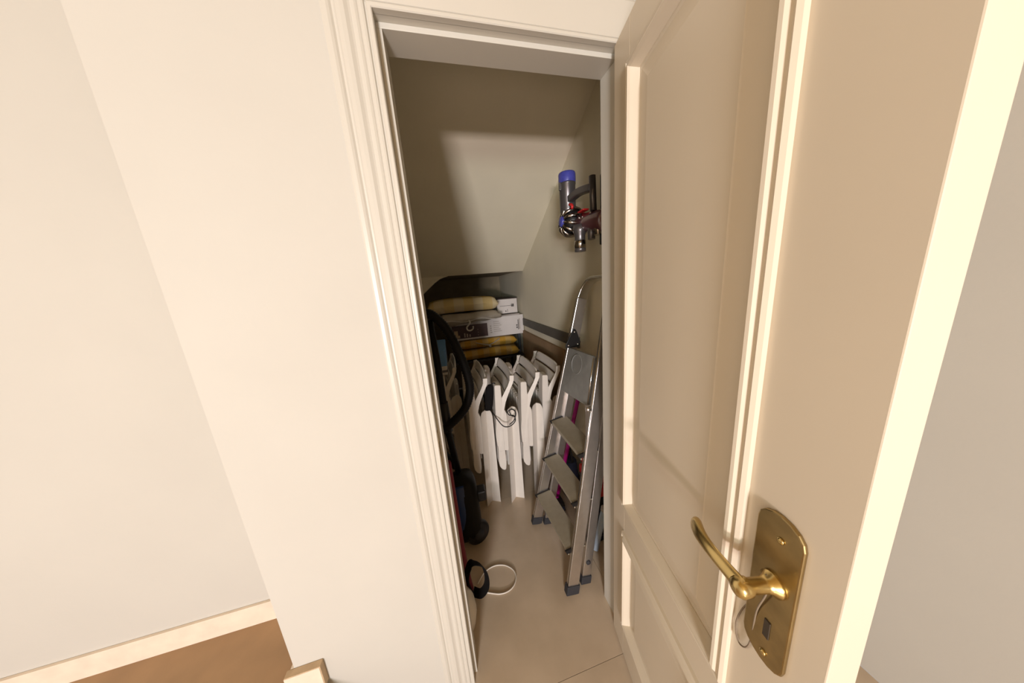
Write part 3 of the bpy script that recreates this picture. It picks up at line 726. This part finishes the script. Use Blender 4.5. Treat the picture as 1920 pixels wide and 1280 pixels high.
# ------------------------------------------------------------------ things along the right wall behind the ladder
tag(MB().box((.826, .93, .001), (.8485, 1.94, .962)).build('board', M['card'], bevel=.001), 'brown board standing against the right closet wall under the batten', 'board')
bm_ = thing('broom', 'bright magenta broom pole leaning behind the stepladder', 'broom', (.615, .645, 0))
MB().tube([(.0, 0, .06), (.195, -.01, .84)], .0125, 12).build('pole', M['magenta'], bm_)
hd = MB().prism([(-.03, .035), (.03, .035), (.024, .065), (-.024, .065)], lambda a, b_, t: (a, t, b_), -.06, .06).build('head', M['black'], bm_, bevel=.004)
MB().prism([(-.032, .001), (.032, .001), (.026, .036), (-.026, .036)], lambda a, b_, t: (a, t, b_), -.058, .058).build('bristles', M['navy'], hd)
ct = thing('crate', 'dark blue crate on the floor near the jamb, under the red toolbox', 'crate', (.79, .45, 0))
for k in range(4): MB().box((-.055, -.11, .001 + k * .05), (.055, .11, .042 + k * .05)).build('slat', M['navy'], ct, bevel=.003)
for sx_ in (-.05, .044):
    for sy_ in (-.105, .099): MB().box((sx_, sy_, .001), (sx_ + .006, sy_ + .006, .20)).build('corner_post', M['navy'], ct)
tl_ = thing('toolbox', 'red and black toolbox half hidden behind the right jamb', 'toolbox', (.79, .45, .202))
MB().box((-.055, -.11, 0), (.055, .11, .085)).build('base', M['black'], tl_, bevel=.005)
MB().box((-.056, -.112, .085), (.056, .112, .140)).build('lid', M['vred'], tl_, bevel=.008)
MB().box((-.02, -.06, .140), (.02, .06, .165)).build('tray', M['black'], tl_, bevel=.004)
MB().box((-.050, -.10, .165), (.050, .10, .200)).build('top_tray', M['vred'], tl_, bevel=.005)
rc = thing('red_carton', 'tall red and white carton standing behind the ladder rail', 'box', (.808, .45, .403))
MB().box((-.034, -.09, .0), (.034, .09, .42)).build('lower_body', M['box'], rc, bevel=.001)
MB().box((-.0342, -.0902, .42), (.0342, .0902, .585)).build('upper_body', M['vred'], rc, bevel=.001)
for k in range(3):
    z = .470 + k * .036
    MB().tube([(-.020, -.0912, z), (-.020, -.0912, z + .024), (.0, -.0912, z + .024), (.0, -.0912, z)], .003, 6, closed=(k == 1)).build('printed_letter', M['box'], rc)
tb2 = thing('tube', 'pale blue plastic tube leaning on the floor by the right jamb', 'tube', (.690, .310, 0))
MB().tube([(.0, 0, .004), (.055, .0, .24)], .016, 14).build('body', M['tube'], tb2)
MB().lathe([(.0175, 0), (.0175, .02), (.012, .022)], (.0525, 0, .232), (.23, 0, 1), 14).build('cap', M['pale'], tb2)
bgx = thing('tote_bag', 'dark navy bag with white tag on the floor behind the ladder steps', 'bag', (.748, .715, 0))
rings = []
for i in range(10):
    f_ = i / 9; z = .001 + .26 * f_; sc = (1 - .35 * f_ ** 2) * (1 if i else .9)
    rings.append([(.056 * sc * math.copysign(abs(math.cos(a)) ** .6, math.cos(a)) * (1 + .06 * math.sin(3 * a + i)), .065 * sc * math.copysign(abs(math.sin(a)) ** .6, math.sin(a)), z) for a in [2 * math.pi * k / 24 for k in range(24)]])
MB().loft(rings).build('body', M['navy'], bgx)
MB().box((-.064, -.035, .07), (-.060, .0, .135)).build('tag', M['box'], bgx)
MB().tube(smooth_path([(0, -.035, .255), (0, -.03, .32), (0, .0, .345), (0, .03, .32), (0, .035, .255)], 5), .006, 8).build('handle', M['black'], bgx)
